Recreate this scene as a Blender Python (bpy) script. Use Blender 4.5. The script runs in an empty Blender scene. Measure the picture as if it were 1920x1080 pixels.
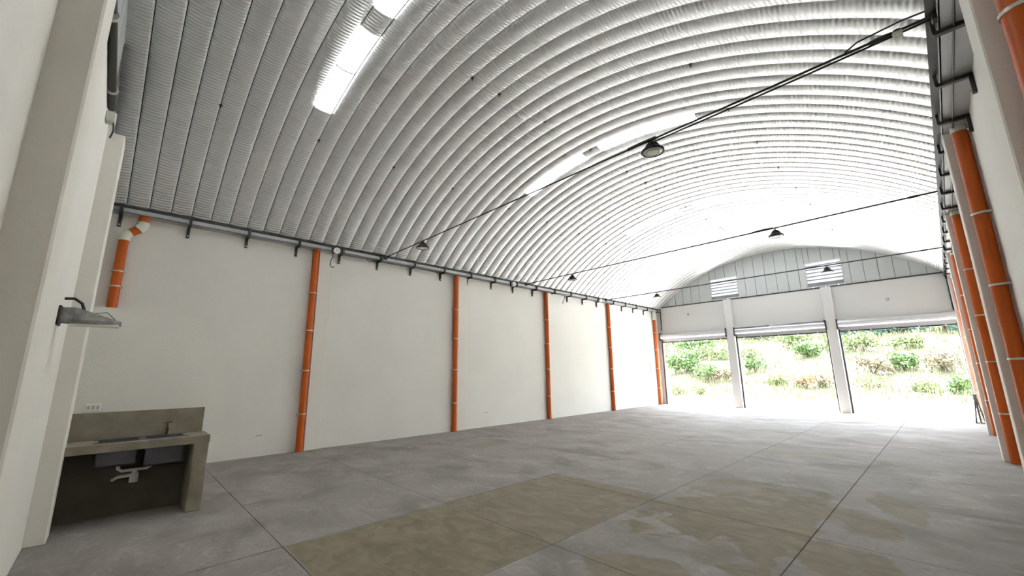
import bpy, math, random
from mathutils import Vector, Matrix, noise
random.seed(7)
S = bpy.context.scene
C = S.collection
U = 0.7                      # layout unit in metres
W = 15.65                    # hall width, YB back wall face, YF far wall face (layout units)
YB, YF = -0.65, 29.2
PI = math.pi

# ------------------------------------------------------------------ camera, sky, sun, exposure
cam_d = bpy.data.cameras.new('camera')
cam = bpy.data.objects.new('camera', cam_d); C.objects.link(cam); S.camera = cam
cam_d.sensor_width = 36.0; cam_d.lens = 766.09 * 36.0 / 1920.0
cam_d.clip_start = 0.02; cam_d.clip_end = 400
yaw, pitch, roll = 0.80863, 0.20309, -0.01244
fwd = Vector((-math.sin(yaw) * math.cos(pitch), math.cos(yaw) * math.cos(pitch), math.sin(pitch)))
right = fwd.cross(Vector((0, 0, 1))).normalized(); up = right.cross(fwd)
r2 = right * math.cos(roll) + up * math.sin(roll)
u2 = up * math.cos(roll) - right * math.sin(roll)
M = Matrix((r2, u2, -fwd)).transposed().to_4x4()
M.translation = Vector((14.747, 0.0, 2.387)) * U
cam.matrix_world = M

world = bpy.data.worlds.new('sky'); S.world = world; world.use_nodes = True
wn = world.node_tree; wn.nodes.clear()
wo = wn.nodes.new('ShaderNodeOutputWorld'); bg = wn.nodes.new('ShaderNodeBackground')
sky = wn.nodes.new('ShaderNodeTexSky'); sky.sky_type = 'NISHITA'; sky.sun_disc = False
sky.sun_elevation = math.radians(70); sky.sun_rotation = math.radians(-25)
sky.dust_density = 3.0; sky.air_density = 1.0
hsv = wn.nodes.new('ShaderNodeHueSaturation'); hsv.inputs['Saturation'].default_value = 0.45
wn.links.new(sky.outputs[0], hsv.inputs['Color']); wn.links.new(hsv.outputs[0], bg.inputs['Color'])
wn.links.new(bg.outputs[0], wo.inputs['Surface'])
bg.inputs['Strength'].default_value = 1.0
sun_d = bpy.data.lights.new('sun', 'SUN'); sun_d.energy = 14.0; sun_d.angle = 0.03
sun_d.color = (1.0, 0.98, 0.95)
sun = bpy.data.objects.new('sun', sun_d); C.objects.link(sun)
az, el = math.radians(115), math.radians(73)
sv = Vector((math.cos(az) * math.cos(el), math.sin(az) * math.cos(el), math.sin(el)))
sun.rotation_euler = sv.to_track_quat('Z', 'Y').to_euler()
S.view_settings.view_transform = 'Standard'; S.view_settings.look = 'None'
S.view_settings.gamma = 1.0; S.view_settings.use_curve_mapping = False
S.view_settings.exposure = 1.8
S.cycles.diffuse_bounces = 10; S.cycles.max_bounces = 14; S.cycles.transmission_bounces = 6
S.cycles.sample_clamp_indirect = 20

# ------------------------------------------------------------------ helpers
class MB:
    """collects faces in layout units; build() links them as one mesh object (metres)"""
    def __init__(s): s.v = []; s.f = []; s.sm = []
    def add(s, vs, fs, smooth=False):
        b = len(s.v); s.v += [tuple(v) for v in vs]; s.f += [tuple(i + b for i in f) for f in fs]; s.sm += [smooth] * len(fs)
        return s
    def box(s, x0, x1, y0, y1, z0, z1):
        vs = [(x, y, z) for z in (z0, z1) for y in (y0, y1) for x in (x0, x1)]
        return s.add(vs, [(0, 2, 3, 1), (4, 5, 7, 6), (0, 1, 5, 4), (2, 6, 7, 3), (0, 4, 6, 2), (1, 3, 7, 5)])
    def bbox(s, x0, x1, y0, y1, z0, z1, b=0.01):
        """box with chamfered edges"""
        c = Vector(((x0 + x1) / 2, (y0 + y1) / 2, (z0 + z1) / 2)); h = ((x1 - x0) / 2, (y1 - y0) / 2, (z1 - z0) / 2)
        vs = []; idx = {}
        for sx in (-1, 1):
            for sy in (-1, 1):
                for sz in (-1, 1):
                    for a in range(3):
                        e = [h[0] - b, h[1] - b, h[2] - b]; e[a] = h[a]
                        idx[(sx, sy, sz, a)] = len(vs); vs.append((c.x + sx * e[0], c.y + sy * e[1], c.z + sz * e[2]))
        fs = []
        for a in range(3):
            o = [k for k in range(3) if k != a]
            for sg in (-1, 1):
                q = []
                for p, r in ((-1, -1), (1, -1), (1, 1), (-1, 1)):
                    t = [0, 0, 0]; t[a] = sg; t[o[0]] = p; t[o[1]] = r; q.append(idx[(t[0], t[1], t[2], a)])
                fs.append(q)
            for p in (-1, 1):
                for r in (-1, 1):
                    t0 = [0, 0, 0]; t1 = [0, 0, 0]; t0[a] = -1; t1[a] = 1
                    t0[o[0]] = t1[o[0]] = p; t0[o[1]] = t1[o[1]] = r
                    fs.append([idx[(*t0, o[0])], idx[(*t1, o[0])], idx[(*t1, o[1])], idx[(*t0, o[1])]])
        for sx in (-1, 1):
            for sy in (-1, 1):
                for sz in (-1, 1): fs.append([idx[(sx, sy, sz, a)] for a in range(3)])
        return s.add(vs, fs)
    def tube(s, pts, r, n=10, cap=True, rs=None, smooth=True):
        pts = [Vector(p) for p in pts]; vs = []; fs = []; prev = None
        for i, p in enumerate(pts):
            t = (pts[min(i + 1, len(pts) - 1)] - pts[max(i - 1, 0)]).normalized()
            if prev is None:
                a = Vector((0, 0, 1)) if abs(t.z) < 0.9 else Vector((1, 0, 0)); x = t.cross(a).normalized()
            else: x = (prev - t * prev.dot(t)).normalized()
            prev = x; y = t.cross(x); rr = rs[i] if rs else r
            for k in range(n):
                a = 2 * PI * k / n; vs.append(p + x * math.cos(a) * rr + y * math.sin(a) * rr)
        for i in range(len(pts) - 1):
            for k in range(n):
                k2 = (k + 1) % n; fs.append((i * n + k, i * n + k2, (i + 1) * n + k2, (i + 1) * n + k))
        s.add(vs, fs, smooth)
        if cap:
            s.add(vs[:n], [tuple(range(n))[::-1]]); s.add(vs[-n:], [tuple(range(n))])   # caps on their own vertices
        return s
    def lathe(s, cx, cy, prof, n=20):
        """prof: list of (radius, z)"""
        vs = [(cx + r * math.cos(2 * PI * k / n), cy + r * math.sin(2 * PI * k / n), z) for r, z in prof for k in range(n)]
        fs = [(i * n + k, i * n + (k + 1) % n, (i + 1) * n + (k + 1) % n, (i + 1) * n + k) for i in range(len(prof) - 1) for k in range(n)]
        return s.add(vs, fs, True)
    def prism(s, poly, axis, a0, a1):
        """poly: 2D outline in the two other axes, extruded along axis"""
        n = len(poly)
        def P(q, a): return (a, q[0], q[1]) if axis == 0 else (q[0], a, q[1]) if axis == 1 else (q[0], q[1], a)
        vs = [P(q, a0) for q in poly] + [P(q, a1) for q in poly]
        fs = [tuple(range(n)), tuple(range(2 * n - 1, n - 1, -1))] + [(i, i + n, (i + 1) % n + n, (i + 1) % n) for i in range(n)]
        return s.add(vs, fs)
    def mesh(s, name):
        me = bpy.data.meshes.new(name)
        me.from_pydata([(x * U, y * U, z * U) for x, y, z in s.v], [], s.f)
        me.polygons.foreach_set('use_smooth', s.sm); me.update()
        return me
    def build(s, name, mat, parent=None, origin=None, fix=True):
        me = s.mesh(name)
        if fix:
            import bmesh
            b = bmesh.new(); b.from_mesh(me); bmesh.ops.recalc_face_normals(b, faces=b.faces); b.to_mesh(me); b.free()
        me.materials.append(mat)
        o = bpy.data.objects.new(name, me); C.objects.link(o)
        if origin:
            off = Vector(origin) * U
            me.transform(Matrix.Translation(-off)); o.location = off
        if parent: o.parent = parent; o.matrix_parent_inverse = Matrix.Identity(4); 
        if parent is not None:
            w = world_loc(parent); o.location = o.location - w
        return o
def world_loc(o):
    v = Vector(o.location)
    while o.parent: o = o.parent; v += Vector(o.location)
    return v
def empty(name, loc):
    o = bpy.data.objects.new(name, None); C.objects.link(o); o.location = Vector(loc) * U; o.empty_display_size = 0.1
    return o
def tag(o, label=None, cat=None, group=None, kind=None):
    if label: o['label'] = label
    if cat: o['category'] = cat
    if group: o['group'] = group
    if kind: o['kind'] = kind
    return o
def struct(o, label=None): return tag(o, label, kind='structure')
def inst(name, me, loc, parent):
    """an object sharing mesh data, placed at loc (layout units)"""
    o = bpy.data.objects.new(name, me); C.objects.link(o); o.parent = parent
    o.location = Vector(loc) * U - world_loc(parent)
    return o
def copy_tree(o, delta):
    d = Vector(delta) * U
    c = o.copy(); C.objects.link(c); c.location = o.location + d
    for ch in list(o.children):
        k = ch.copy(); C.objects.link(k); k.parent = c
        for g in list(ch.children):
            m = g.copy(); C.objects.link(m); m.parent = k
    return c

# ------------------------------------------------------------------ materials
def mat(name, col, rough=0.6, metal=0.0, var=0.0, scale=3.0, bump=0.0, bscale=40.0, col2=None, spec=0.5):
    m = bpy.data.materials.new(name); m.use_nodes = True; nt = m.node_tree; p = nt.nodes['Principled BSDF']
    p.inputs['Roughness'].default_value = rough; p.inputs['Metallic'].default_value = metal
    p.inputs['Base Color'].default_value = (*col, 1)
    try: p.inputs['Specular IOR Level'].default_value = spec
    except KeyError: pass
    g = nt.nodes.new('ShaderNodeNewGeometry')
    if var > 0 or col2:
        n = nt.nodes.new('ShaderNodeTexNoise'); n.inputs['Scale'].default_value = scale; n.inputs['Detail'].default_value = 5
        nt.links.new(g.outputs['Position'], n.inputs['Vector'])
        r = nt.nodes.new('ShaderNodeMapRange'); r.inputs['From Min'].default_value = 0.3; r.inputs['From Max'].default_value = 0.7
        nt.links.new(n.outputs['Fac'], r.inputs['Value'])
        mx = nt.nodes.new('ShaderNodeMix'); mx.data_type = 'RGBA'
        c2 = col2 if col2 else tuple(c * (1 - var) for c in col)
        mx.inputs['A'].default_value = (*col, 1); mx.inputs['B'].default_value = (*c2, 1)
        nt.links.new(r.outputs[0], mx.inputs['Factor']); nt.links.new(mx.outputs['Result'], p.inputs['Base Color'])
    if bump > 0:
        n = nt.nodes.new('ShaderNodeTexNoise'); n.inputs['Scale'].default_value = bscale; n.inputs['Detail'].default_value = 4
        nt.links.new(g.outputs['Position'], n.inputs['Vector'])
        b = nt.nodes.new('ShaderNodeBump'); b.inputs['Strength'].default_value = bump; b.inputs['Distance'].default_value = 0.01
        nt.links.new(n.outputs['Fac'], b.inputs['Height']); nt.links.new(b.outputs[0], p.inputs['Normal'])
    return m
m_wall = mat('wall paint', (0.74, 0.725, 0.68), 0.75, var=0.06, scale=0.9, bump=0.25, bscale=25)
m_wall2 = mat('pilaster paint', (0.74, 0.715, 0.66), 0.75, var=0.05, scale=1.3, bump=0.2, bscale=25)
m_farwall = mat('far wall paint', (0.57, 0.57, 0.56), 0.75, var=0.04, scale=0.8)
m_clad = mat('gable cladding', (0.47, 0.50, 0.50), 0.5, metal=0.15, var=0.05, scale=2)
m_steel = mat('galvanised steel', (0.55, 0.56, 0.57), 0.38, metal=0.6, var=0.12, scale=5)
m_shut = mat('shutter steel', (0.55, 0.56, 0.58), 0.35, metal=0.5, var=0.06, scale=5)
m_gutter = mat('gutter steel', (0.47, 0.48, 0.48), 0.5, metal=0.3, var=0.15, scale=3)
m_dark = mat('dark steel', (0.045, 0.045, 0.042), 0.5, metal=0.3, var=0.2, scale=9)
m_black = mat('black plastic', (0.02, 0.02, 0.02), 0.5)
m_orange = mat('orange pipe plastic', (0.52, 0.095, 0.008), 0.42, var=0.08, scale=3, spec=0.3)
m_fit = mat('pale pipe fitting', (0.66, 0.68, 0.60), 0.5, var=0.1, scale=8)
m_clip = mat('zinc clip', (0.62, 0.60, 0.55), 0.4, metal=0.5, var=0.1, scale=20)
m_slat = mat('louvre slat', (0.42, 0.43, 0.45), 0.5)
m_lip = mat('louvre lip', (0.22, 0.24, 0.25), 0.5)
m_white = mat('white plastic', (0.78, 0.78, 0.76), 0.4, var=0.03)
m_lens = mat('lamp lens', (0.78, 0.77, 0.70), 0.35, var=0.05, scale=10)
m_cement = mat('troweled cement', (0.30, 0.275, 0.205), 0.65, col2=(0.19, 0.17, 0.122), scale=4.0, bump=0.3, bscale=12)
m_cement_shade = mat('cement with counter shade', (0.12, 0.108, 0.08), 0.8, col2=(0.085, 0.075, 0.055), scale=3, bump=0.3, bscale=15)  # cement colour darkened to paint in the shade under the countertop
m_inox = mat('stainless sink', (0.12, 0.12, 0.135), 0.45, metal=0.4, var=0.1, scale=3)
m_brass = mat('brown brass tap', (0.16, 0.10, 0.05), 0.4, metal=0.7)
m_drain = mat('grey drain plastic', (0.62, 0.60, 0.55), 0.45)
m_seam = mat('roof seam', (0.05, 0.052, 0.05), 0.6)
m_joint = mat('floor joint dirt', (0.17, 0.155, 0.14), 0.9)
m_lampbody = mat('wall light casting', (0.30, 0.30, 0.28), 0.55, metal=0.1, col2=(0.13, 0.13, 0.12), scale=14)

def roof_mat():
    m = bpy.data.materials.new('roof sheet'); m.use_nodes = True; nt = m.node_tree; p = nt.nodes['Principled BSDF']
    N = nt.nodes.new; L = nt.links.new
    g = N('ShaderNodeNewGeometry'); sx = N('ShaderNodeSeparateXYZ'); L(g.outputs['Position'], sx.inputs[0])
    def math_(op, a, b=None):
        n = N('ShaderNodeMath'); n.operation = op
        for i, q in enumerate((a, b)):
            if q is None: continue
            if isinstance(q, (int, float)): n.inputs[i].default_value = q
            else: L(q, n.inputs[i])
        return n.outputs[0]
    x = math_('SUBTRACT', sx.outputs['X'], 7.85 * U); z = math_('SUBTRACT', sx.outputs['Z'], -1.75 * U)
    ang = math_('ARCTAN2', x, z)
    w = math_('SINE', math_('MULTIPLY', ang, 2 * PI * 11.5 / 0.085))     # fine crimps across every sheet
    b = N('ShaderNodeBump'); b.inputs['Strength'].default_value = 1.0; b.inputs['Distance'].default_value = 0.0032
    L(w, b.inputs['Height']); L(b.outputs[0], p.inputs['Normal'])
    n = N('ShaderNodeTexNoise'); n.inputs['Scale'].default_value = 1.2; L(g.outputs['Position'], n.inputs['Vector'])
    mx = N('ShaderNodeMix'); mx.data_type = 'RGBA'; L(n.outputs['Fac'], mx.inputs['Factor'])
    mx.inputs['A'].default_value = (0.735, 0.75, 0.745, 1); mx.inputs['B'].default_value = (0.78, 0.795, 0.79, 1)
    L(mx.outputs['Result'], p.inputs['Base Color'])
    p.inputs['Roughness'].default_value = 0.5; p.inputs['Metallic'].default_value = 0.85
    return m
m_roof = roof_mat()

def pane_mat():
    m = bpy.data.materials.new('skylight fibreglass'); m.use_nodes = True; nt = m.node_tree; nt.nodes.clear()
    o = nt.nodes.new('ShaderNodeOutputMaterial'); t = nt.nodes.new('ShaderNodeBsdfTranslucent'); d = nt.nodes.new('ShaderNodeBsdfDiffuse')
    x = nt.nodes.new('ShaderNodeMixShader'); x.inputs[0].default_value = 0.25
    t.inputs['Color'].default_value = (0.93, 0.95, 0.94, 1); d.inputs['Color'].default_value = (0.85, 0.87, 0.87, 1)
    nt.links.new(t.outputs[0], x.inputs[1]); nt.links.new(d.outputs[0], x.inputs[2]); nt.links.new(x.outputs[0], o.inputs['Surface'])
    return m
m_pane = pane_mat()

def floor_mat():
    m = bpy.data.materials.new('concrete floor'); m.use_nodes = True; nt = m.node_tree; p = nt.nodes['Principled BSDF']
    N = nt.nodes.new; L = nt.links.new
    g = N('ShaderNodeNewGeometry'); sc = N('ShaderNodeVectorMath'); sc.operation = 'SCALE'; sc.inputs['Scale'].default_value = 1 / U
    L(g.outputs['Position'], sc.inputs[0]); P = sc.outputs[0]
    def noise_(scale, detail=5, vec=P, dist=0.0):
        n = N('ShaderNodeTexNoise'); n.inputs['Scale'].default_value = scale; n.inputs['Detail'].default_value = detail
        n.inputs['Distortion'].default_value = dist; L(vec, n.inputs['Vector']); return n
    def mrange(v, a, b, c=0.0, d=1.0, smooth=False):
        r = N('ShaderNodeMapRange'); r.inputs['From Min'].default_value = a; r.inputs['From Max'].default_value = b
        r.inputs['To Min'].default_value = c; r.inputs['To Max'].default_value = d
        if smooth: r.interpolation_type = 'SMOOTHSTEP'
        L(v, r.inputs['Value']); return r.outputs[0]
    def mix(f, a, b):
        x = N('ShaderNodeMix'); x.data_type = 'RGBA'
        if isinstance(f, float): x.inputs['Factor'].default_value = f
        else: L(f, x.inputs['Factor'])
        for k, q in (('A', a), ('B', b)):
            if isinstance(q, tuple): x.inputs[k].default_value = (*q, 1)
            else: L(q, x.inputs[k])
        return x.outputs['Result']
    def m2(op, a, b):
        n = N('ShaderNodeMath'); n.operation = op
        for i, q in enumerate((a, b)):
            if isinstance(q, (int, float)): n.inputs[i].default_value = q
            else: L(q, n.inputs[i])
        return n.outputs[0]
    stretch = N('ShaderNodeMapping'); stretch.inputs['Scale'].default_value = (0.85, 1.25, 1)
    stretch.inputs['Rotation'].default_value = (0, 0, 0.15); L(P, stretch.inputs['Vector'])
    n1 = noise_(0.9, 6, stretch.outputs[0], 0.6); n2 = noise_(0.35, 3); n3 = noise_(14, 3); n4 = noise_(3.0, 6, stretch.outputs[0], 1.0)
    base = mix(mrange(n1.outputs['Fac'], 0.35, 0.65), (0.335, 0.307, 0.283), (0.205, 0.189, 0.174))
    base = mix(mrange(n2.outputs['Fac'], 0.4, 0.7), base, (0.29, 0.265, 0.25))
    base = mix(mrange(n3.outputs['Fac'], 0.3, 0.7, 0, 0.30), base, (0.18, 0.17, 0.16))
    n5 = noise_(7.0, 6, stretch.outputs[0], 1.5)
    base = mix(mrange(n5.outputs['Fac'], 0.50, 0.72, 0, 0.45), base, (0.20, 0.185, 0.165))
    base = mix(mrange(n4.outputs['Fac'], 0.58, 0.76, 0, 0.5), base, (0.43, 0.41, 0.39))
    # olive cement patches: two whole slabs and loose blotches
    sep = N('ShaderNodeSeparateXYZ'); L(P, sep.inputs[0]); X, Y = sep.outputs['X'], sep.outputs['Y']
    wob = m2('MULTIPLY', m2('SUBTRACT', noise_(1.3, 7, P, 0.8).outputs['Fac'], 0.5), 1.6)
    def ell(cx, cy, rx, ry, rot=0.0, w=1.0, strength=1.0):
        c, s_ = math.cos(rot), math.sin(rot)
        dx = m2('SUBTRACT', X, cx); dy = m2('SUBTRACT', Y, cy)
        a = m2('DIVIDE', m2('ADD', m2('MULTIPLY', dx, c), m2('MULTIPLY', dy, s_)), rx)
        b = m2('DIVIDE', m2('SUBTRACT', m2('MULTIPLY', dy, c), m2('MULTIPLY', dx, s_)), ry)
        d = m2('SQRT', m2('ADD', m2('MULTIPLY', a, a), m2('MULTIPLY', b, b)), 0)
        return mrange(m2('ADD', d, m2('MULTIPLY', wob, w * 1.6)), 0.85, 1.02, strength, 0.0, True)
    def rect(x0, x1, y0, y1, e=0.03):
        q = [mrange(X, x0 - e, x0 + e), mrange(X, x1 - e, x1 + e, 1, 0), mrange(Y, y0 - e, y0 + e), mrange(Y, y1 - e, y1 + e, 1, 0)]
        r = q[0]
        for k in q[1:]: r = m2('MULTIPLY', r, k)
        return r
    st = [rect(7.86, 10.47, 2.06, 4.78), m2('MULTIPLY', rect(7.80, 10.47, 4.80, 7.98), 0.85),
          ell(11.7, 8.1, 0.85, 2.1, -0.25, 0.9, 0.9), ell(12.5, 8.0, 0.5, 2.2, 0.0, 0.8, 0.9), ell(11.3, 9.6, 0.7, 0.9, 0, 0.8, 0.55),
          ell(13.45, 8.85, 0.42, 0.75, 0.3, 0.6, 0.75), ell(13.7, 10.1, 0.35, 0.9, 0.4, 0.6, 0.6),
          ell(13.45, 6.9, 0.6, 0.75, 0.2, 0.6, 0.8), ell(11.8, 4.9, 0.75, 0.5, 0.3, 0.5, 0.8), ell(12.2, 6.2, 0.35, 0.5, 0.3, 0.7, 0.4),
          ell(3.6, 9.5, 0.4, 1.0, 0, 0.8, 0.3), ell(11.5, 14.5, 0.9, 0.7, 0, 0.8, 0.35), ell(7.5, 15.5, 0.6, 0.5, 0, 0.8, 0.3)]
    s_ = st[0]
    for k in st[1:]: s_ = m2('MAXIMUM', s_, k)
    olive = mix(mrange(n4.outputs['Fac'], 0.3, 0.7), (0.25, 0.218, 0.150), (0.165, 0.142, 0.098))
    col = mix(s_, base, olive)
    L(col, p.inputs['Base Color'])
    L(mrange(n1.outputs['Fac'], 0.3, 0.7, 0.68, 0.85), p.inputs['Roughness'])
    p.inputs['Specular IOR Level'].default_value = 0.22
    b = N('ShaderNodeBump'); b.inputs['Strength'].default_value = 0.25; b.inputs['Distance'].default_value = 0.006
    L(n3.outputs['Fac'], b.inputs['Height']); L(b.outputs[0], p.inputs['Normal'])
    return m
m_floor = floor_mat()

# ------------------------------------------------------------------ FLOOR: slabs with recessed joints
floor = struct(MB().box(-0.3, W + 0.3, YB - 0.3, YF + 0.5, -0.4, -0.05).build('floor', m_joint), 'grey concrete floor slabs with thin saw-cut joints and olive cement patches')
xs = [0, 2.62, 5.22, 7.84, 10.487, 12.993, W]
ys = [YB, 2.04, 4.788, 7.60, 10.36, 13.12, 15.88, 18.64, 21.4, 24.16, 26.9, YF + 0.5]
g = 0.005
for i in range(len(xs) - 1):
    for j in range(len(ys) - 1):
        MB().bbox(xs[i] + g, xs[i + 1] - g, ys[j] + g, ys[j + 1] - g, -0.06, random.uniform(-0.003, 0.001), 0.004).build('slab', m_floor, floor, fix=True)

# ------------------------------------------------------------------ SIDE WALLS with pilasters
ZW = 6.68
PY = [4.53, 10.53, 16.53, 22.53, 28.53]
wl = struct(MB().box(-0.25, 0, YB - 0.25, YF + 0.3, -0.1, ZW).build('wall_left', m_wall), 'long off-white plastered wall on the left')
wr = struct(MB().box(W, W + 0.25, YB - 0.25, YF + 0.3, -0.1, ZW).build('wall_right', m_wall), 'off-white plastered wall on the right')
for y in PY:
    if y < 28:
        MB().bbox(-0.02, 0.11, y + 0.14, y + 0.60, 0, ZW - 0.01, 0.012).build('pilaster', m_wall2, wl)
    MB().bbox(W - 0.33, W + 0.02, y + 0.17, y + 0.64, 0, ZW - 0.01, 0.012).build('pilaster', m_wall2, wr)
# back wall behind the camera's left shoulder
wb = struct(MB().box(-0.25, W + 0.25, YB - 0.25, YB, -0.1, 6.64).build('wall_back', m_wall), 'off-white plastered end wall beside the camera, seen at a grazing angle')
for x0, x1 in ((4.78, 5.24), (10.2, 10.72)):
    MB().bbox(x0, x1, YB - 0.02, -0.42, 0, 6.6, 0.015).build('pilaster', m_wall2, wb)
# low partition the sink stands against
wp = struct(MB().box(4.0, 4.15, YB, 1.40, 0, 3.66).box(-0.0, 4.0, 1.25, 1.40, 0, 3.66).build('wall_partition', m_wall), 'low off-white partition wall behind the concrete sink')

# ------------------------------------------------------------------ FAR WALL: lintel, jambs, pillars, gable cladding
ZT = 6.98; ZO = 4.62
P1 = (4.93, 5.40); P2 = (10.27, 10.74)
T = 0.3
mb = MB().box(-0.05, W + 0.05, YF, YF + T, ZO, ZT)
mb.box(-0.05, 0.28, YF, YF + T, 0, ZO).box(15.38, W + 0.05, YF, YF + T, 0, ZO)
wf = struct(mb.build('wall_far', m_farwall), 'off-white far wall above the three shutter openings')
for a, b in (P1, P2):
    MB().bbox(a, b, YF - 0.33, YF + T, 0, ZT - 0.01, 0.015).build('pilaster', m_farwall, wf)
RC = (7.85, -1.75, 11.5)
def az_(x, dr=0.0): return RC[1] + math.sqrt((RC[2] + dr) ** 2 - (x - RC[0]) ** 2)
def gable(parent, y0, y1, zb, louvers, face):
    edges = [0.32 + 0.5985 * k for k in range(26)]
    for (a, b, z0, z1) in louvers:
        edges = [e for e in edges if abs(e - a) > 0.2 and abs(e - b) > 0.2] + [a, b]
    edges = sorted(edges); gp = 0.012
    for a, b in zip(edges[:-1], edges[1:]):
        c = (a + b) / 2; z0 = zb
        cols = [(zb, None)]
        for (la, lb, l0, l1) in louvers:
            if la < c < lb: cols = [(zb, l0), (l1, None)]
        for zl, zh in cols:
            if zh is not None:
                if zh - zl < 0.06: continue
                poly = [(a + gp, zl), (b - gp, zl), (b - gp, zh), (a + gp, zh)]
            else:
                za, zc, zd = az_(a + gp, 0.02), az_(c, 0.02), az_(b - gp, 0.02)
                if max(za, zd) < zl + 0.05: continue
                poly = [(a + gp, zl), (b - gp, zl), (b - gp, max(zd, zl + .01)), (c, max(zc, zl + .01)), (a + gp, max(za, zl + .01))]
            MB().prism(poly, 1, y0, y1).build('cladding_panel', m_clad, parent)
    # dark backing in the joints, with the louvre holes left open
    ins = sorted(louvers); x = 0.3; m_ = MB(); yb0, yb1 = (y1, y1 + .02) if face < 0 else (y0 - .02, y0)
    spans = []
    for (la, lb, l0, l1) in ins: spans.append((x, la, zb, None)); spans.append((la, lb, l1, None)); x = lb
    spans.append((x, W - 0.3, zb, None))
    for a, b, z0, _ in spans:
        n = max(2, int((b - a) / 0.4)); poly = [(a, z0), (b, z0)] + [(b - (b - a) * k / n, max(z0 + .005, az_(b - (b - a) * k / n, 0.02))) for k in range(n + 1)]
        m_.prism(poly, 1, yb0, yb1)
    m_.build('cladding_backing', m_joint, parent)
LV = [(4.10, 5.86, 7.10, 8.52), (9.62, 11.38, 7.10, 8.58)]
gable(wf, YF + 0.06, YF + 0.10, ZT + 0.02, LV, -1)
MB().box(0.25, W - 0.25, YF - 0.03, YF + 0.06, ZT - 0.02, ZT + 0.05).build('base_angle', m_dark, wf)
def louver(name, x0, x1, z0, z1, y, sgn, n, label):
    fr = MB()
    for a, b, c, d in ((x0, x1, z0, z0 + .03), (x0, x1, z1 - .03, z1), (x0, x0 + .03, z0, z1), (x1 - .03, x1, z0, z1)):
        fr.box(a, b, y - 0.02, y + 0.16 * sgn + .02, c, d)
    f = struct(fr.build(name, m_steel), label)
    p = (z1 - z0) / n
    for k in range(n):
        zc = z0 + (k + 0.5) * p
        poly = [(y, zc + p * .36), (y + .02 * sgn, zc + p * .44), (y + .16 * sgn, zc - p * .30), (y + .15 * sgn, zc - p * .40)]
        sl = MB().prism(poly, 0, x0 + .03, x1 - .03).build('slat', m_slat, f)
        MB().box(x0 + .03, x1 - .03, y - .012, y + .004, zc + p * .34, zc + p * .62).build('lip', m_lip, sl)
    return f
louver('window_1', *LV[0], YF + 0.08, 1, 7, 'louvred vent with white slats, left of the two in the far gable')
louver('window_2', *LV[1], YF + 0.08, 1, 7, 'larger louvred vent with white slats, right of the two in the far gable')
# near gable (above the back wall)
gb = (1.0, 4.2, 8.0, 9.1)
gable(wb, YB - 0.14, YB - 0.10, 6.64, [gb], 1)
louver('window_3', *gb, YB - 0.12, -1, 8, 'louvred vent high in the near gable at the top left')
MB().box(gb[0], gb[1], YB - .36, YB - .34, gb[2], gb[3]).box(gb[0], gb[0] + .02, YB - .36, YB - .1, gb[2], gb[3]).box(gb[1] - .02, gb[1], YB - .36, YB - .1, gb[2], gb[3]).box(gb[0], gb[1], YB - .36, YB - .1, gb[3] - .02, gb[3]).box(gb[0], gb[1], YB - .36, YB - .1, gb[2], gb[2] + .02).build('vent_light_block', m_wall, wb)  # unseen box added behind the near vent to keep its light out
MB().box(0.2, W - 0.2, YB - 0.12, YB - 0.02, 6.60, 6.70).build('base_angle', m_dark, wb)
for x, z in ((2.4, 6.3), (13.0, 5.95)):   # small cast-in marks on the lintel
    MB().lathe(0, 0, [(0.001, 0), (0.09, 0), (0.09, .02), (0.001, .02)], 10).build('wall_plug', m_gutter, wf)
    o = C.objects[-1]; o.rotation_euler = (PI / 2, 0, 0); o.location = Vector((x, YF + 0.005, z)) * U

# ------------------------------------------------------------------ ROOF: arched sheets, seams, skylights
A0 = math.atan2(0.27 - RC[0], az_(0.27) - RC[1]); A1 = -A0
PW = 0.459; Y0 = 0.09
prof = [(0.008, 0.022), (0.010, 0.0), (0.05, -0.020), (0.11, -0.036), (0.18, -0.045), (0.2295, -0.047), (0.279, -0.045), (0.349, -0.036), (0.409, -0.020), (0.449, 0.0), (0.451, 0.022)]
def arc_sheet(a0, a1, n, pr=prof, lift=0.0):
    m_ = MB(); vs = []; fs = []
    k = len(pr)
    for i in range(n + 1):
        a = a0 + (a1 - a0) * i / n
        for dy, dr in pr:
            r = RC[2] + dr + lift; vs.append((RC[0] + r * math.sin(a), dy, RC[1] + r * math.cos(a)))
    for i in range(n):
        for j in range(k - 1): fs.append((i * k + j, i * k + j + 1, (i + 1) * k + j + 1, (i + 1) * k + j))
    return m_.add(vs, fs, True)
def ang(x): return math.asin((x - RC[0]) / RC[2])
ceil = MB()
ceil.box(0.24, 0.34, YB - 0.3, YF + 0.3, 6.79, 6.86).box(W - 0.34, W - 0.24, YB - 0.3, YF + 0.3, 6.79, 6.86)
ceil = struct(ceil.build('ceiling', m_dark), 'barrel-vaulted roof of narrow arched pale metal sheets with dark seams')
full = arc_sheet(A0, A1, 72).mesh('roof_panel'); full.materials.append(m_roof)
seam_me = arc_sheet(A0, A1, 72, [(-0.028, 0.02), (0.028, 0.02)]).mesh('seam'); seam_me.materials.append(m_seam)
sky_rows = (6, 23, 39, 56)
segs = [(A0, ang(4.41)), (ang(7.15), ang(7.78)), (ang(10.95), A1)]
seg_me = []
for a, b in segs:
    me = arc_sheet(a, b, max(4, int(72 * (b - a) / (A1 - A0)))).mesh('roof_panel'); me.materials.append(m_roof); seg_me.append(me)
pane_me = []
for a, b in ((ang(4.38), ang(5.85)), (ang(5.80), ang(7.18)), (ang(7.75), ang(9.30)), (ang(9.25), ang(10.98))):
    me = arc_sheet(a, b, 12, lift=0.012).mesh('skylight_pane'); me.materials.append(m_pane); pane_me.append(me)
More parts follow.
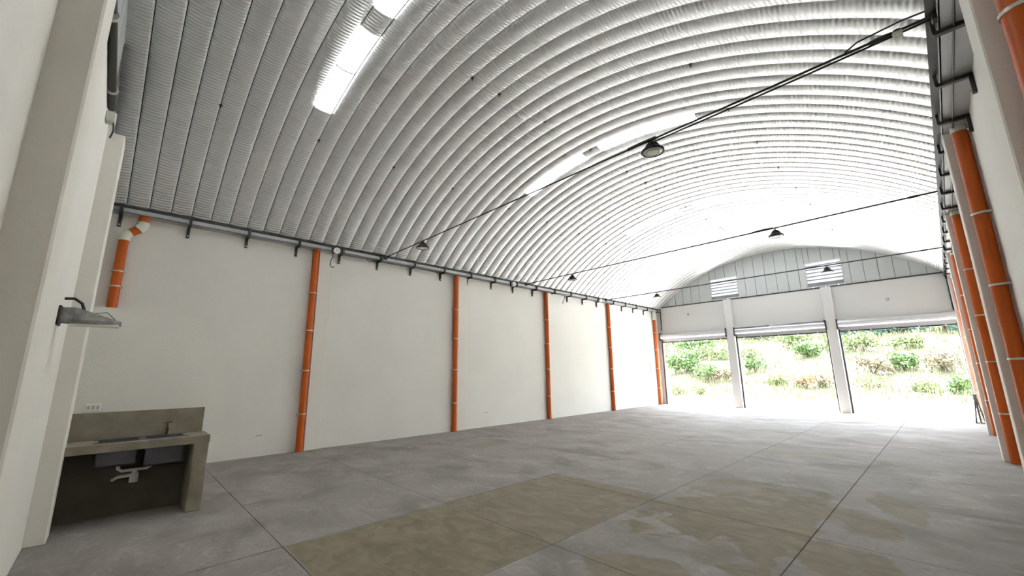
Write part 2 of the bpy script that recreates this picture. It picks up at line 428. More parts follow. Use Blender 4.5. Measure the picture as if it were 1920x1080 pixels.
lip_me = arc_sheet(ang(5.81), ang(5.85), 1, lift=-0.005).mesh('pane_lap'); lip_me.materials.append(m_lip)
lip2_me = arc_sheet(ang(9.26), ang(9.30), 1, lift=-0.005).mesh('pane_lap'); lip2_me.materials.append(m_lip)
for k in range(-3, 64):
    y = Y0 + k * PW
    inst('seam', seam_me, (0, y, 0), ceil)
    if k in sky_rows:
        for me in seg_me: inst('roof_panel', me, (0, y, 0), ceil)
        for me in pane_me: inst('skylight_pane', me, (0, y, 0), ceil)
        inst('pane_lap', lip_me, (0, y, 0), ceil); inst('pane_lap', lip2_me, (0, y, 0), ceil)
    else:
        inst('roof_panel', full, (0, y, 0), ceil)
inst('seam', seam_me, (0, Y0 + 64 * PW, 0), ceil)
bolt = MB().tube([(0, 0, 0.03), (0, 0, -0.10)], 0.012, 6).box(-0.035, 0.035, -0.03, 0.03, -0.035, -0.015).mesh('bolt'); bolt.materials.append(m_dark)
for x, yl in ((3.47, (0.98, 3.34, 5.62, 8.05, 10.5, 12.85, 15.13, 17.49, 19.86)),
              (7.52, (5.76, 6.74, 8.17, 10.5, 12.97, 14.4, 15.31, 17.8, 20.1, 22.05, 22.44)),
              (11.82, (3.3, 5.7, 8.17, 10.5, 12.89, 15.23, 17.58, 19.95, 22.2, 24.33))):
    for y in yl: 
        ys_ = Y0 + round((y - Y0) / PW) * PW
        inst('bolt', bolt, (x, ys_, az_(x)), ceil)

# ------------------------------------------------------------------ GUTTERS with brackets, conduits
BY = [-0.45 + 1.455 * k for k in range(21)]
def gutter(side):
    s = 1 if side == 'left' else -1
    X = (lambda x: x) if s > 0 else (lambda x: W - x)
    def bx(m_, x0, x1, *r): a, b = sorted((X(x0), X(x1))); return m_.box(a, b, *r)
    t = empty('gutter', (X(0.16), 14, 6.7))
    lab = {'left': 'grey box gutter along the top of the long left wall with dark brackets',
           'right': 'grey box gutter along the top of the right wall behind the orange pipes'}[side]
    tag(t, lab, 'gutter', None)
    m_ = MB(); bx(m_, -0.02, 0.33, YB - .2, YF + .2, 6.665, 6.68); bx(m_, 0.315, 0.33, YB - .2, YF + .2, 6.665, 6.80); bx(m_, -.02, .0, YB - .2, YF + .2, 6.685, 6.95)
    bx(m_, -0.02, 0.33, YB - .2, YF + .2, 6.90, 6.91)
    m_.build('channel', m_gutter, t)
    m_ = MB(); bx(m_, 0.29, 0.345 if s > 0 else 0.43, YB - .2, YF + .2, 6.80, 6.812); m_.build('lip', m_dark, t)
    # thin steel stringer seen beside the lip
    MB().tube([(X(.20), 5.2 if s > 0 else YB, 6.64), (X(.20), YF, 6.64)], 0.012, 8).build('stringer', m_dark, t)
    for y in BY:
        if s < 0: y = y + 0.35
        m_ = MB()
        bx(m_, 0.0, 0.385, y - .035, y + .035, 6.60, 6.655)
        bx(m_, 0.355, 0.395, y - .035, y + .035, 6.62, 6.86)
        bx(m_, 0.0, 0.05, y - .035, y + .035, 6.33, 6.64)
        br = m_.build('bracket', m_dark, t)
        m_ = MB(); bx(m_, 0.05, 0.066, y - .018, y + .018, 6.36, 6.40); m_.build('bolt', m_clip, br)
    return t
gutter('left'); gutter('right')

# ------------------------------------------------------------------ DRAINPIPES
def clip(parent, x, y, z, wx):
    """strap round the pipe with ears on the wall"""
    m_ = MB().tube([(x, y, z - .016), (x, y, z + .016)], 0.114, 16)
    m_.box(min(x, wx), max(x, wx), y - 0.135, y - 0.11, z - .016, z + .016).box(min(x, wx), max(x, wx), y + 0.11, y + 0.135, z - .016, z + .016)
    return m_.build('clip', m_clip, parent)
pl = {4.53: 'nearest full-height orange drainpipe on the long left wall', 10.53: 'second full-height orange drainpipe along the long left wall',
      16.53: 'third full-height orange drainpipe along the long left wall', 22.53: 'fourth full-height orange drainpipe along the left wall',
      28.53: 'thin far orange drainpipe in the corner beside the leftmost shutter opening'}
for y in PY:
    t = empty('drainpipe', (0.12, y, 0)); tag(t, pl[y], 'drainpipe', 'orange drainpipes')
    top = 6.69 if y < 28 else 6.1
    MB().tube([(0.115, y, 0.0), (0.115, y, top)], 0.103, 20).build('pipe', m_orange, t)
    MB().tube([(0.115, y, 0.0), (0.115, y, 0.05)], 0.112, 20).build('socket', m_orange, t)
    if y > 28:
        MB().tube([(.115, y, 6.05), (.115, y, 6.25), (.16, y - .05, 6.38), (.2, y - .1, 6.5), (.2, y - .1, 6.69)], 0.125, 14).build('elbow', m_fit, t)
    for z in (5.12, 3.84, 2.52, 1.15): clip(t, 0.115, y, z, 0.0)
rl = {4.53: 'nearest orange drainpipe at the top right, cut by the frame edge', 10.53: 'second orange drainpipe on the right wall, foot hidden by the frame edge',
      16.53: 'third orange drainpipe on the right wall, between two pilasters', 22.53: 'fourth orange drainpipe along the right wall',
      28.53: 'farthest orange drainpipe on the right wall beside the shutter jamb'}
for y in PY:
    t = empty('drainpipe', (W - 0.13, y, 0)); tag(t, rl[y], 'drainpipe', 'orange drainpipes')
    MB().tube([(W - .13, y, 0.0), (W - .13, y, 6.60)], 0.103, 20).build('pipe', m_orange, t)
    MB().tube([(W - .13, y, 6.55), (W - .13, y, 6.69)], 0.112, 20).build('coupling', m_fit, t)
    MB().tube([(W - .13, y, 0.0), (W - .13, y, 0.05)], 0.112, 20).build('socket', m_orange, t)
    for z in (4.98, 3.72, 2.5, 1.2): clip(t, W - .13, y, z, W)
t = empty('drainpipe', (0.13, -0.3, 3.66)); tag(t, 'short orange drainpipe with pale elbows rising behind the partition above the sink', 'drainpipe', 'orange drainpipes')
MB().tube([(.13, -.3, 0), (.13, -.3, 5.98)], 0.105, 18).build('pipe', m_orange, t)
MB().tube([(.13, -.3, 5.94), (.13, -.3, 6.05), (.13, -.26, 6.13), (.13, -.2, 6.18)], 0.125, 16).build('elbow', m_fit, t)
MB().tube([(.13, -.21, 6.17), (.13, -.03, 6.33)], 0.105, 16).build('pipe_piece', m_orange, t)
MB().tube([(.13, -.06, 6.30), (.13, .0, 6.37), (.13, .03, 6.44), (.13, .03, 6.52)], 0.125, 16).build('elbow', m_fit, t)
MB().tube([(.13, .03, 6.50), (.13, .03, 6.70)], 0.115, 16).build('pipe_collar', m_orange, t)
clip(t, .13, -.3, 5.1, 0.0); clip(t, .13, -.3, 4.7, 0.0)

# ------------------------------------------------------------------ SHUTTER DOORS
def shutter(name, x0, x1, label, pid):
    t = empty(name, ((x0 + x1) / 2, YF, 0)); struct(t, label)
    yc = YF - 0.22; zc = 4.82; R = 0.19
    # rolled curtain: faint ridges between the slats
    pr = []; n = 28
    for k in range(n):
        a = 2 * PI * k / n; rr = R + (0.008 if k % 2 else 0.0); pr.append((yc + rr * math.cos(a), zc + rr * math.sin(a)))
    MB().prism(pr, 0, x0 + .06, x1 - .06).build('curtain_roll', m_shut, t)
    m_ = MB().box(x0 + .05, x1 - .05, YF - 0.07, YF - .04, 4.42, 4.82); m_.build('curtain', m_shut, t)
    MB().box(x0 + .04, x1 - .04, YF - 0.10, YF - .02, 4.36, 4.43).build('bottom_bar', m_dark, t)
    for x in (x0, x1):
        s = 1 if x == x0 else -1
        a, b = sorted((x, x + .05 * s)); 
        MB().box(a, b, YF - 0.44, YF + .02, 4.50, 5.06).build('end_bracket', m_dark, t)
        a, b = sorted((x - .005 * s, x + .085 * s))
        MB().box(a, b, YF - 0.12, YF + .02, 0, 4.5).build('guide_rail', m_dark, t)
    m_ = MB()
    for k in range(5): 
        x = x0 + (x1 - x0) * (k + .5) / 5; m_.box(x - .03, x + .03, YF - .13, YF - .10, 4.38, 4.42)
    m_.build('latch', m_white, t)
    return t
shutter('door_1', 0.28, P1[0], 'rolled-up steel shutter over the left of three openings', 1)
d2 = shutter('door_2', P1[1], P2[0], 'rolled-up steel shutter over the middle opening between the pillars', 2)
d3 = shutter('door_3', P2[1], 15.38, 'rolled-up steel shutter over the wide right opening', 3)
MB().box(P1[1] + .1, 7.4, YF - .36, YF - .02, 5.02, 5.07).box(8.3, P2[0] - .1, YF - .34, YF - .02, 5.02, 5.12).build('cover_strip', m_shut, d2)
# conduits dropping down the lintel
for x, z0, lab in ((0.34, 5.3, 'thin dark conduit down the far corner above the leftmost shutter'), (15.3, 5.1, 'thin dark conduit down the right end of the far lintel')):
    tag(MB().tube([(x, YF - .04, z0), (x, YF - .04, ZT)], 0.03, 8).build('conduit', m_dark, origin=(x, YF - .04, z0)), lab, 'conduit')

# ------------------------------------------------------------------ TIE RODS, conduits, boxes, lamps
rods = ((7.0, 6.80, 'nearest steel tie rod spanning the vault, carrying a black cable'), (14.75, 6.82, 'middle steel tie rod spanning the vault'), (22.0, 6.80, 'farthest steel tie rod, in front of the far gable'))
for i, (y, z, lab) in enumerate(rods):
    t = empty('tie_rod', (W / 2, y, z)); tag(t, lab, 'tie rod', 'tie rods across the hall')
    MB().tube([(0.3, y, z), (W - 0.3, y, z)], 0.014 + 0.0006 * y, 8).build('rod', m_dark, t)
    m_ = MB()
    for dz in (-.028, .028): m_.tube([(14.70, y, z + dz), (14.86, y, z + dz)], 0.006, 6)
    m_.tube([(14.66, y, z), (14.72, y, z)], 0.026, 8).tube([(14.84, y, z), (14.90, y, z)], 0.026, 8); m_.build('turnbuckle', m_dark, t)
    MB().tube([(10.9, y + .005, z + .012), (11.15, y + .005, z + .02), (11.5, y + .005, z + .012)], 0.035, 8).build('cable_wrap', m_black, t)
    for x in (0.32, W - 0.32): MB().bbox(x - .06, x + .06, y - .07, y + .07, z - .09, z + .09, .01).build('end_plate', m_dark, t)
tag(MB().tube([(11.3, 7.03, 6.76), (12.6, 7.03, 6.755), (13.9, 7.03, 6.76), (15.3, 7.03, 6.78)], 0.015, 8).build('cable', m_black, origin=(13, 7.03, 6.76)),
    'thick black cable strapped under the nearest tie rod towards the right wall', 'cable')
tag(MB().tube([(14.4, 6.985, 6.815), (14.55, 6.97, 6.88), (15.0, 6.96, 6.90), (15.30, 6.97, 6.88)], 0.012, 6).build('cable', m_black, origin=(15, 6.96, 6.92)),
    'thin black cable above the junction box near the right wall', 'cable')
jb = tag(MB().bbox(14.90, 15.0, 6.92, 7.02, 6.66, 6.77, .015).build('junction_box', m_fit, origin=(14.95, 6.97, 6.72)), 'pale grey junction box hanging on the nearest tie rod', 'junction box')
MB().tube([(14.95, 6.97, 6.77), (14.95, 6.97, 6.79)], .05, 10).build('lid', m_black, jb)
def lamp_(x, y, z, label):
    t = empty('high_bay_lamp', (x, y, z)); tag(t, label, 'lamp', 'round high-bay lamps')
    MB().lathe(x, y, [(0.02, z + .10), (0.075, z + .10), (0.085, z + .03), (.13, z + .005), (0.19, z - .03), (0.215, z - .055), (0.218, z - .085), (0.195, z - .095), (0.18, z - .075), (0.0, z - .07)], 28).build('housing', m_black, t)
    f = MB()
    for k in range(14):
        a = 2 * PI * k / 14; c, s = math.cos(a), math.sin(a); w = .006
        f.add([(x + c * .03 - s * w, y + s * .03 + c * w, z + .10), (x + c * .03 + s * w, y + s * .03 - c * w, z + .10), (x + c * .16 + s * w, y + s * .16 - c * w, z - .0), (x + c * .16 - s * w, y + s * .16 + c * w, z - .0),
               (x + c * .05 - s * w, y + s * .05 + c * w, z + .13), (x + c * .05 + s * w, y + s * .05 - c * w, z + .13), (x + c * .11 + s * w, y + s * .11 - c * w, z + .07), (x + c * .11 - s * w, y + s * .11 + c * w, z + .07)],
              [(0, 3, 7, 4), (1, 5, 6, 2), (4, 7, 6, 5), (3, 2, 6, 7), (0, 4, 5, 1)])
    f.build('heat_sink', m_black, t)
    MB().lathe(x, y, [(0.0, z - .092), (0.10, z - .094), (0.178, z - .084), (0.183, z - .074)], 28).build('lens', m_lens, t)
    m_ = MB().lathe(x, y, [(.112, z - .0945), (.118, z - .099), (.124, z - .0935)], 28); m_.build('lens_ring', m_dark, t)
    MB().tube([(x, y, z + .12), (x, y, z + .19)], .022, 8).tube([(x - .09, y, z + .10), (x - .05, y, z + .20)], .008, 6).tube([(x + .09, y, z + .10), (x + .05, y, z + .20)], .008, 6).build('hook', m_dark, t)
    return t
for a in ((11.42, 7.0, 6.62, 'large round black high-bay lamp hanging near the middle of the nearest tie rod'),
          (3.06, 7.0, 6.62, 'round black high-bay lamp near the left end of the nearest tie rod'),
          (11.56, 14.75, 6.62, 'black high-bay lamp hanging on the right half of the middle tie rod'),
          (3.34, 14.75, 6.62, 'black high-bay lamp near the left end of the middle tie rod'),
          (11.70, 22.0, 6.58, 'small far high-bay lamp in front of the larger gable louvre'),
          (3.77, 22.0, 6.58, 'small far high-bay lamp low in the left corner of the vault')):
    lamp_(*a)
# boxes and loose cables on the left gutter
def rbox(y, lab, s=1.0):
    t = tag(MB().tube([(0.40, y, 6.66), (0.52, y, 6.66)], 0.11 * s, 14).build('junction_box', m_white, origin=(0.45, y, 6.66)), lab, 'junction box', 'round white boxes on the left gutter')
    MB().tube([(0.52, y, 6.66), (0.53, y, 6.66)], 0.06 * s, 12).build('lid', m_fit, t)
    MB().box(0.34, 0.40, y - .13, y + .2, 6.57, 6.78).build('mounting_plate', m_dark, t)
rbox(5.10, 'round white junction box on the left gutter above the nearest full-height pipe'); rbox(13.75, 'round white junction box on the left gutter, before the third full pipe'); rbox(21.2, 'farthest round white junction box on the left gutter')
tag(MB().tube([(0.36, 5.02, 6.60), (0.38, 5.02, 6.45), (0.37, 4.96, 6.30), (0.36, 4.95, 6.10), (0.37, 5.03, 6.06), (.36, 5.09, 6.10)], 0.014, 6).build('cable', m_black, origin=(.36, 5.0, 6.3)), 'loose black cable end dangling under the nearest white junction box', 'cable')
tag(MB().tube([(0.36, 17.75, 6.6), (0.4, 17.8, 6.45), (.36, 17.7, 6.3), (.36, 17.65, 6.1)], 0.018, 6).build('cable', m_black, origin=(.36, 17.7, 6.3)), 'loose cable hanging from the left gutter just past the third full pipe', 'cable')
tag(MB().tube([(0.36, 6.2, 6.6), (0.4, 6.35, 6.48), (.38, 6.5, 6.55), (.36, 6.68, 6.60)], 0.01, 6).build('cable', m_black, origin=(.36, 6.5, 6.6)), 'thin cable loop beside the second bracket past the nearest full pipe', 'cable')
# dark tube on the back wall top, with clamps
t = tag(MB().tube([(6.1, YB + .05, 6.62), (8.0, YB + .05, 6.74), (9.3, YB + .05, 6.70)], 0.05, 10).build('conduit', m_dark, origin=(7.5, YB + .05, 6.66)), 'dark steel tube along the top of the near end wall', 'conduit')
for x in (6.6, 8.4): MB().tube([(x, YB + .05, 6.67), (x + .06, YB + .05, 6.67)], 0.075, 10).build('clamp', m_clip, t)
t = tag(MB().bbox(5.95, 6.12, YB, YB + .12, 6.40, 6.56, .01).build('junction_box', m_fit, origin=(6.0, YB, 6.5)), 'small grey junction box with loose wires on top of the near end wall', 'junction box')
MB().tube([(6.05, YB + .1, 6.4), (6.1, YB + .12, 6.25), (6.02, YB + .09, 6.15)], 0.012, 6).build('wire', m_black, t)

# ------------------------------------------------------------------ SINK COUNTER
t = empty('sink_counter', (4.55, 0.5, 0)); tag(t, 'troweled cement sink counter with thick slab top against the low partition', 'counter')
y0, y1, x0, x1 = YB + .005, 1.45, 4.16, 4.95
sy = ((-0.08, 0.46), (0.54, 1.10)); sx0, sx1 = 4.28, 4.74
top = MB()
zt0, zt1 = 1.17, 1.30
cuts = sorted([y0, sy[0][0], sy[0][1], sy[1][0], sy[1][1], y1])
top.box(x0, sx0, y0, y1, zt0, zt1).box(sx1, x1, y0, y1, zt0, zt1)
for a, b in ((y0, sy[0][0]), (sy[0][1], sy[1][0]), (sy[1][1], y1)): top.box(sx0, sx1, a, b, zt0, zt1)
top.build('countertop', m_cement, t)
MB().bbox(x0 - .06, x1 - .01, 1.22, y1 - .005, 0, zt0 + .01, .012).build('leg', m_cement, t)
MB().box(x0 - .005, x0 + .03, y0, 1.41, zt1 - .01, 1.77).build('backsplash', m_cement, t)
MB().box(x0 - .005, x0 + .03, y0, 1.22, 0, zt0).build('back_panel', m_cement_shade, t)
t = empty('double_sink', (4.5, 0.5, 1.3)); tag(t, 'grey double-bowl steel sink set into the cement counter', 'sink')
for (a, b), zb in zip(sy, (0.90, 0.84)):
    m_ = MB(); w = .02; X0, X1 = sx0 - .0, sx1 + .0
    m_.box(X0, X1, a, b, zb, zb + w).box(X0, X0 + w, a, b, zb, zt1 + .004).box(X1 - w, X1, a, b, zb, zt1 + .004).box(X0, X1, a, a + w, zb, zt1 + .004).box(X0, X1, b - w, b, zb, zt1 + .004)
    m_.build('bowl', m_inox, t)
m_ = MB().box(sx0 - .03, sx0, sy[0][0] - .04, sy[1][1] + .04, zt1, zt1 + .012).box(sx1, sx1 + .03, sy[0][0] - .04, sy[1][1] + .04, zt1, zt1 + .012)
m_.box(sx0, sx1, sy[0][1], sy[1][0], zt1, zt1 + .012).build('rim', m_inox, t)
t = tag(MB().tube([(4.36, .70, .86), (4.36, .70, .80), (4.36, .64, .76), (4.36, .30, .76), (4.36, .25, .80), (4.36, .25, .92)], .028, 10).build('sink_trap', m_drain, origin=(4.36, .5, .8)), 'pale plastic drain pipes and bottle trap under the double sink', 'drain pipe')
MB().tube([(4.36, .48, .75), (4.36, .48, .70)], .038, 12).tube([(4.36, .48, .70), (4.36, .48, .55)], .062, 14).build('bottle', m_drain, t)
MB().tube([(4.36, .45, .67), (4.36, .26, .66), (4.34, .20, .62), (4.18, .20, .60)], .028, 10).build('outlet_pipe', m_drain, t)
t = tag(MB().tube([(4.22, .86, 1.29), (4.22, .86, 1.42), (4.24, .86, 1.45), (4.32, .86, 1.45), (4.36, .86, 1.40)], .018, 8).build('faucet', m_brass, origin=(4.22, .86, 1.3)), 'small brown brass tap over the right bowl of the sink', 'faucet')
MB().tube([(4.22, .86, 1.44), (4.22, .86, 1.53)], .011, 8).tube([(4.22, .80, 1.53), (4.22, .92, 1.53)], .014, 8).build('handle', m_brass, t)

# ------------------------------------------------------------------ SOCKETS, panel, wall light
def socket(x, y, z, lab, w=.20, h=.13):
    t = tag(MB().bbox(x, x + .025, y - w / 2, y + w / 2, z - h / 2, z + h / 2, .008).build('socket_plate', m_white, origin=(x, y, z)), lab, 'socket', 'white wall sockets')
    for k in (-1, 0, 1): MB().box(x + .025, x + .030, y + k * .06 - .018, y + k * .06 + .018, z - .03, z + .03).build('outlet', m_gutter, t)
socket(4.15, -.21, 1.86, 'white socket plate on the partition just above the counter backsplash')
socket(0, 3.39, .60, 'white socket plate low on the left wall, nearest the sink')
socket(0, 12.35, .62, 'white socket plate low on the left wall between second and third full pipes')
t = tag(MB().bbox(0, .06, 27.65, 28.0, 2.1, 2.95, .01).build('electric_panel', m_fit, origin=(0, 27.8, 2.5)), 'pale grey breaker panel on the left wall near the far corner', 'electric panel')
MB().bbox(.06, .075, 27.69, 27.96, 2.16, 2.89, .005).build('door', m_clip, t)
# light fitting standing out from the back wall
bx_, bz = 6.75, 3.10
t = empty('wall_light', (bx_, YB, bz)); tag(t, 'flat grey wedge-shaped light fitting on the near end wall beside the pilaster', 'wall light')
m_ = MB(); yl = (YB + .02, YB + .16, YB + .40, YB + .62); 
prof_ = [(.09, .00, .20), (.13, .00, .21), (.12, .0, .13), (.08, .005, .055)]
vs = []; fs = []
for yy, (hw, zl, zh) in zip(yl, prof_):
    zb_ = bz + (yy - YB) * -.02
    vs += [(bx_ - hw, yy, zb_ + zl), (bx_ + hw, yy, zb_ + zl), (bx_ + hw, yy, zb_ + zl + .045), (bx_ + hw * .55, yy, zb_ + zh), (bx_ - hw * .55, yy, zb_ + zh), (bx_ - hw, yy, zb_ + zl + .045)]
for i in range(3):
    for k in range(6): fs.append((i * 6 + k, i * 6 + (k + 1) % 6, (i + 1) * 6 + (k + 1) % 6, (i + 1) * 6 + k))
fs += [tuple(range(6)), tuple(range(23, 17, -1))]
m_.add(vs, fs).build('housing', m_lampbody, t)
MB().bbox(bx_ - .11, bx_ + .11, YB + .12, YB + .60, bz - .035, bz - .005, .008).build('lens', m_lens, t)
MB().bbox(bx_ - .12, bx_ + .12, YB, YB + .03, bz - .04, bz + .22, .008).build('wall_plate', m_dark, t)
MB().tube([(bx_ + .02, YB + .03, bz + .32), (bx_ + .02, YB + .12, bz + .33), (bx_ + .02, YB + .2, bz + .27), (bx_ + .02, YB + .24, bz + .15)], .018, 8).build('cable', m_black, t)
MB().tube([(bx_, YB + .34, bz + .15), (bx_, YB + .46, bz + .17), (bx_, YB + .56, bz + .06)], .005, 6).build('wire', m_black, t)

# ------------------------------------------------------------------ folded stand by the right jamb
t = empty('folding_stand', (15.25, 27.3, 0)); tag(t, 'dark folded metal stand leaning by the right shutter jamb', 'stand')
hx, hy, hz = 15.30, 27.45, 1.12
for a in ((15.16, 27.0, 0), (15.30, 27.05, 0), (15.44, 27.75, 0)):
    MB().tube([a, (hx + (a[0] - hx) * .1, hy + (a[1] - hy) * .1, hz)], 0.028, 8).build('leg', m_dark, t)
MB().tube([(hx - .03, hy, hz - .16), (hx, hy, hz + .06)], 0.06, 10).build('head', m_dark, t)
MB().tube([(15.16, 27.0, .015), (15.26, 27.02, .015)], .02, 8).tube([(15.30, 27.05, .02), (15.42, 27.03, .02)], .022, 8).build('foot', m_dark, t)
MB().tube([(15.22, 27.2, .5), (15.36, 27.25, .5)], .018, 8).build('brace', m_dark, t)

# ------------------------------------------------------------------ OUTSIDE
m_ground = mat('pale yard', (0.72, 0.715, 0.69), 0.9, var=0.15, scale=0.6)
m_hill = mat('dry grass bank', (0.15, 0.145, 0.085), 0.95, col2=(0.10, 0.115, 0.05), scale=0.35)
m_blade = mat('grass blades', (0.17, 0.155, 0.085), 0.8, col2=(0.105, 0.13, 0.055), scale=0.5)
m_green = mat('shrub leaves', (0.055, 0.12, 0.03), 0.6, col2=(0.12, 0.18, 0.06), scale=2.5)
m_olive = mat('dry shrub leaves', (0.14, 0.14, 0.07), 0.7, col2=(0.17, 0.13, 0.10), scale=2.5)
m_teal = mat('far tree leaves', (0.05, 0.12, 0.10), 0.7, col2=(0.09, 0.16, 0.12), scale=0.8)
m_bark = mat('bark', (0.12, 0.09, 0.06), 0.9)
struct(MB().box(-60, 60, YF + 0.45, 46, -0.4, -0.06).box(-60, -0.6, -30, YF + 0.45, -0.4, -0.06).box(W + .6, 60, -30, YF + .45, -.4, -.06).build('ground', m_ground), 'pale sunlit yard outside the shutters')
def hz_(x, y):
    e = max(0.0, y - 37.0 - 0.28 * (x + 6) * (0.5 if x > -6 else 0))
    e = e if e < 21 else 21 + (e - 21) * 0.35
    return 0.27 * e + 0.5 * min(1, e / 4) * (noise.noise(Vector((x * .18, y * .18, 3))) + .25 * noise.noise(Vector((x * .7, y * .7, 9)))) - 0.08
nx, ny = 90, 60; vs = []; fs = []
for j in range(ny + 1):
    y = 34 + (j / ny) ** 1.5 * 80
    for i in range(nx + 1):
        x = -70 + 110 * i / nx; vs.append((x, y, hz_(x, y)))
for j in range(ny):
    for i in range(nx): fs.append((j * (nx + 1) + i, j * (nx + 1) + i + 1, (j + 1) * (nx + 1) + i + 1, (j + 1) * (nx + 1) + i))
struct(MB().add(vs, fs, True).build('hillside', m_hill), 'overgrown grassy bank rising behind the yard')
# grass
gm = MB()
for _ in range(26000):
    y = 37.2 + random.random() ** 1.6 * 45; x = random.uniform(-32 - (y - 37) * .6, 17)
    z = hz_(x, y)
    if z < 0.02: continue
    h = random.uniform(.35, 1.0) * (0.5 + 0.8 * max(0, noise.noise(Vector((x * .3, y * .3, 1))) + .3)); a = random.random() * PI; w = .035 + .02 * (y - 37) / 20
    dx, dy = math.cos(a) * w, math.sin(a) * w; lx, ly = random.uniform(-.3, .3) * h, random.uniform(-.3, .3) * h
    b = len(gm.v); gm.v += [(x - dx, y - dy, z - .05), (x + dx, y + dy, z - .05), (x + lx, y + ly, z + h)]; gm.f.append((b, b + 1, b + 2)); gm.sm.append(False)
tag(gm.build('grass', m_blade, fix=False), 'tall sunlit yellow-green grass covering the bank', 'grass', kind='stuff')
def bush(name, x, y, rx, rz, m_, label, cat, group, n=700, leaf=.14, trunk=True, z=None, th=.05):
    z0 = hz_(x, y) if z is None else z; z0 = max(z0, -.05)
    f = MB(); blobs = [(random.uniform(-.6, .6) * rx, random.uniform(-.5, .5) * rx, random.uniform(.35, .8) * rz * 1.2, random.uniform(.35, .6)) for _ in range(7)]
    for _ in range(n):
        bxx, byy, bzz, q = random.choice(blobs)
        d = Vector((random.gauss(0, 1), random.gauss(0, 1), random.gauss(0, 1))).normalized() * random.random() ** .4
        c = Vector((x + bxx + d.x * rx * q, y + byy + d.y * rx * q, z0 + max(.05, bzz + d.z * rz * q)))
        a = Vector((random.gauss(0, 1), random.gauss(0, 1), random.gauss(0, 1))).normalized(); b = a.cross(Vector((random.gauss(0, 1), random.gauss(0, 1), random.gauss(0, 1)))).normalized()
        s = leaf * random.uniform(.7, 1.3)
        f.add([c - a * s, c + b * s * .5, c + a * s, c - b * s * .5], [(0, 1, 2, 3)])
    t = empty(name, (x, y, z0)); tag(t, label, cat, group)
    f.build('foliage', m_, t, fix=False)
    st = MB()
    for k in range(5):
        bxx, byy, bzz, q = blobs[k]; st.tube([(x, y, z0 - .1), (x + bxx * .4, y + byy * .4, z0 + bzz * .5), (x + bxx, y + byy, z0 + bzz)], th, 6, rs=[th, th * .7, th * .3])
    st.build('stem', m_bark, t)
    return t
m_pale = mat('pale leaves', (0.17, 0.20, 0.08), 0.7, col2=(0.10, 0.15, 0.05), scale=1.5)
m_rust = mat('rusty seed heads', (0.24, 0.15, 0.08), 0.8, col2=(0.16, 0.16, 0.07), scale=2)
SH, TR = 'shrubs on the bank', 'trees at the top of the bank'
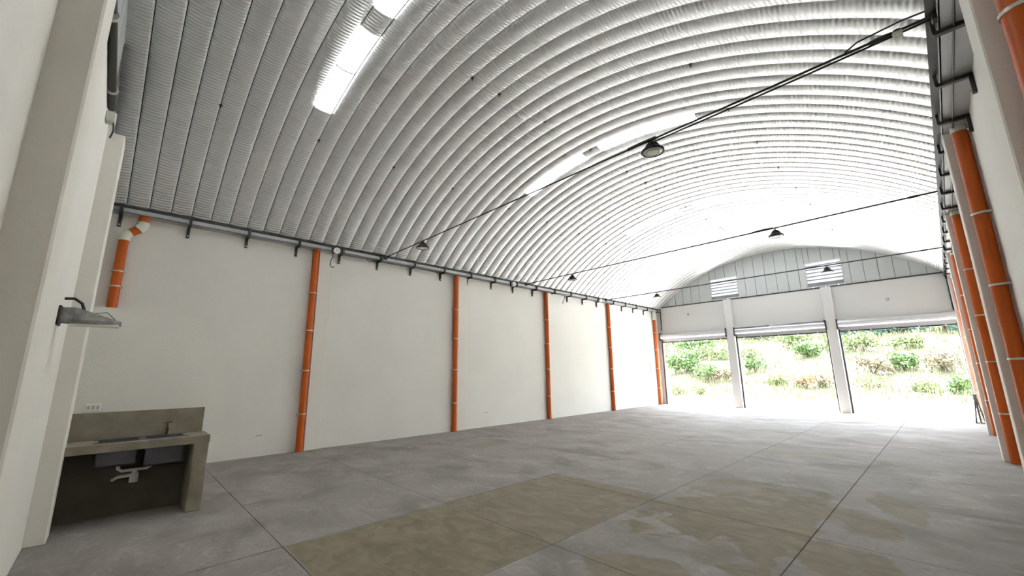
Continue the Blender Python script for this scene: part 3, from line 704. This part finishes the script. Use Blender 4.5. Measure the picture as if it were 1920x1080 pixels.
for a in (
    ('shrub', -5.2, 45.0, 1.9, 1.9, m_green, 'bright green bush, largest one seen through the left opening', 'shrub', SH, 1500, .17),
    ('shrub', -2.2, 43.0, 1.5, 1.3, m_green, 'bright green bush just right of the largest bush in the left opening', 'shrub', SH, 900, .15),
    ('shrub', -7.2, 53.0, 2.4, 1.8, m_green, 'green bush higher up the bank behind the largest bush, left opening', 'shrub', SH, 1200, .2),
    ('shrub', -8.8, 47.0, 1.1, 2.6, m_green, 'narrow dark green bush beside the left jamb', 'shrub', SH, 700, .16),
    ('dry_shrub', -0.3, 43.0, 1.3, .9, m_olive, 'reddish brown dry bush left of the first pillar', 'shrub', SH, 600, .12),
    ('shrub', 1.6, 45.4, 1.1, 1.0, m_green, 'green bush just right of the first pillar', 'shrub', SH, 600, .14),
    ('shrub', 4.6, 52.0, 1.7, 1.2, m_green, 'green bush midway up the bank in the middle opening', 'shrub', SH, 700, .18),
    ('dry_shrub', 7.4, 42.4, 1.3, .8, m_olive, 'low dry bush at the foot of the bank left of the second pillar', 'shrub', SH, 500, .12),
    ('dry_shrub', 10.2, 46.5, 1.5, 1.1, m_olive, 'dry bush just right of the second pillar', 'shrub', SH, 700, .14),
    ('shrub', 12.1, 48.0, 1.3, 1.3, m_green, 'green bush in the centre of the right opening', 'shrub', SH, 800, .15),
    ('dry_shrub', 14.6, 47.5, 1.4, 1.4, m_olive, 'dry bush right of centre in the right opening', 'shrub', SH, 700, .14),
    ('shrub', 15.0, 43.0, .9, .9, m_green, 'small fresh green bush low beside the right jamb', 'shrub', SH, 600, .12),
    ('shrub', -6.2, 50.0, 2.2, 1.5, m_pale, 'pale yellow-green bush between the two darker bushes of the left opening', 'shrub', SH, 900, .13),
    ('shrub', -3.4, 50.5, 1.6, 1.3, m_pale, 'pale bush behind the bright green bush in the left opening', 'shrub', SH, 700, .13),
    ('dry_shrub', -3.2, 38.6, .7, .6, m_rust, 'small rusty tuft at the foot of the bank in the left opening', 'shrub', SH, 350, .09),
    ('dry_shrub', -1.4, 39.0, .9, .6, m_pale, 'small yellowish tuft at the foot of the bank just left of the first pillar', 'shrub', SH, 350, .09),
    ('shrub', 0.0, 51.0, 1.6, 1.2, m_pale, 'pale bush midway up the bank just right of the first pillar', 'shrub', SH, 700, .13),
    ('shrub', 3.0, 56.0, 2.4, 1.4, m_pale, 'wide pale bush high in the middle opening', 'shrub', SH, 900, .16),
    ('shrub', 4.4, 41.8, 1.3, .9, m_pale, 'low yellow-green bush at the foot of the middle opening', 'shrub', SH, 600, .11),
    ('dry_shrub', 6.2, 42.0, 1.2, .9, m_rust, 'rusty tuft beside the low yellow-green bush of the middle opening', 'shrub', SH, 600, .1),
    ('shrub', 6.6, 54.0, 1.8, 1.3, m_pale, 'pale bush high up just left of the second pillar', 'shrub', SH, 700, .15),
    ('shrub', 8.9, 55.0, 1.9, 1.6, m_pale, 'pale bush high up just right of the second pillar', 'shrub', SH, 800, .15),
    ('shrub', 12.2, 55.0, 1.7, 1.2, m_pale, 'pale yellow bush high in the centre of the right opening', 'shrub', SH, 700, .15),
    ('dry_shrub', 10.6, 42.6, 1.5, .8, m_pale, 'low pale tuft at the foot of the bank right of the second pillar', 'shrub', SH, 600, .1),
    ('shrub', 13.4, 43.0, 1.0, .7, m_pale, 'low pale bush left of the small fresh green bush', 'shrub', SH, 500, .1),
    ('tree', -5.0, 67.0, 4.0, 3.2, m_teal, 'blue-green tree at the top left of the middle opening', 'tree', TR, 1400, .35),
    ('tree', 0.5, 68.0, 3.5, 3.0, m_teal, 'blue-green tree at the top of the middle opening, right of centre', 'tree', TR, 1200, .35),
    ('tree', 7.0, 64.0, 3.2, 2.6, m_teal, 'blue-green tree at the top left corner of the right opening', 'tree', TR, 1200, .32),
    ('tree', 11.0, 66.0, 3.0, 2.6, m_teal, 'blue-green tree at the top middle of the right opening', 'tree', TR, 1200, .32),
    ('tree', 15.0, 66.0, 3.2, 3.0, m_teal, 'dark blue-green tree at the top right of the right opening', 'tree', TR, 1400, .32),
    ('tree', -14.0, 66.0, 3.5, 3.0, m_green, 'green tree on the bank at the top of the left opening', 'tree', TR, 1200, .32)):
    bush(*a, th=(.05 if a[0] != 'tree' else .14))
t = tag(MB().tube([(-5.6, 40.5, -.1), (-5.6, 40.5, 4.2)], .16, 10).build('post', m_white, origin=(-5.6, 40.5, 0)), 'white post standing in the yard close to the left jamb', 'post')
MB().lathe(-5.6, 40.5, [(.2, 4.15), (.2, 4.22), (0.0, 4.27)], 10).build('cap', m_fit, t)
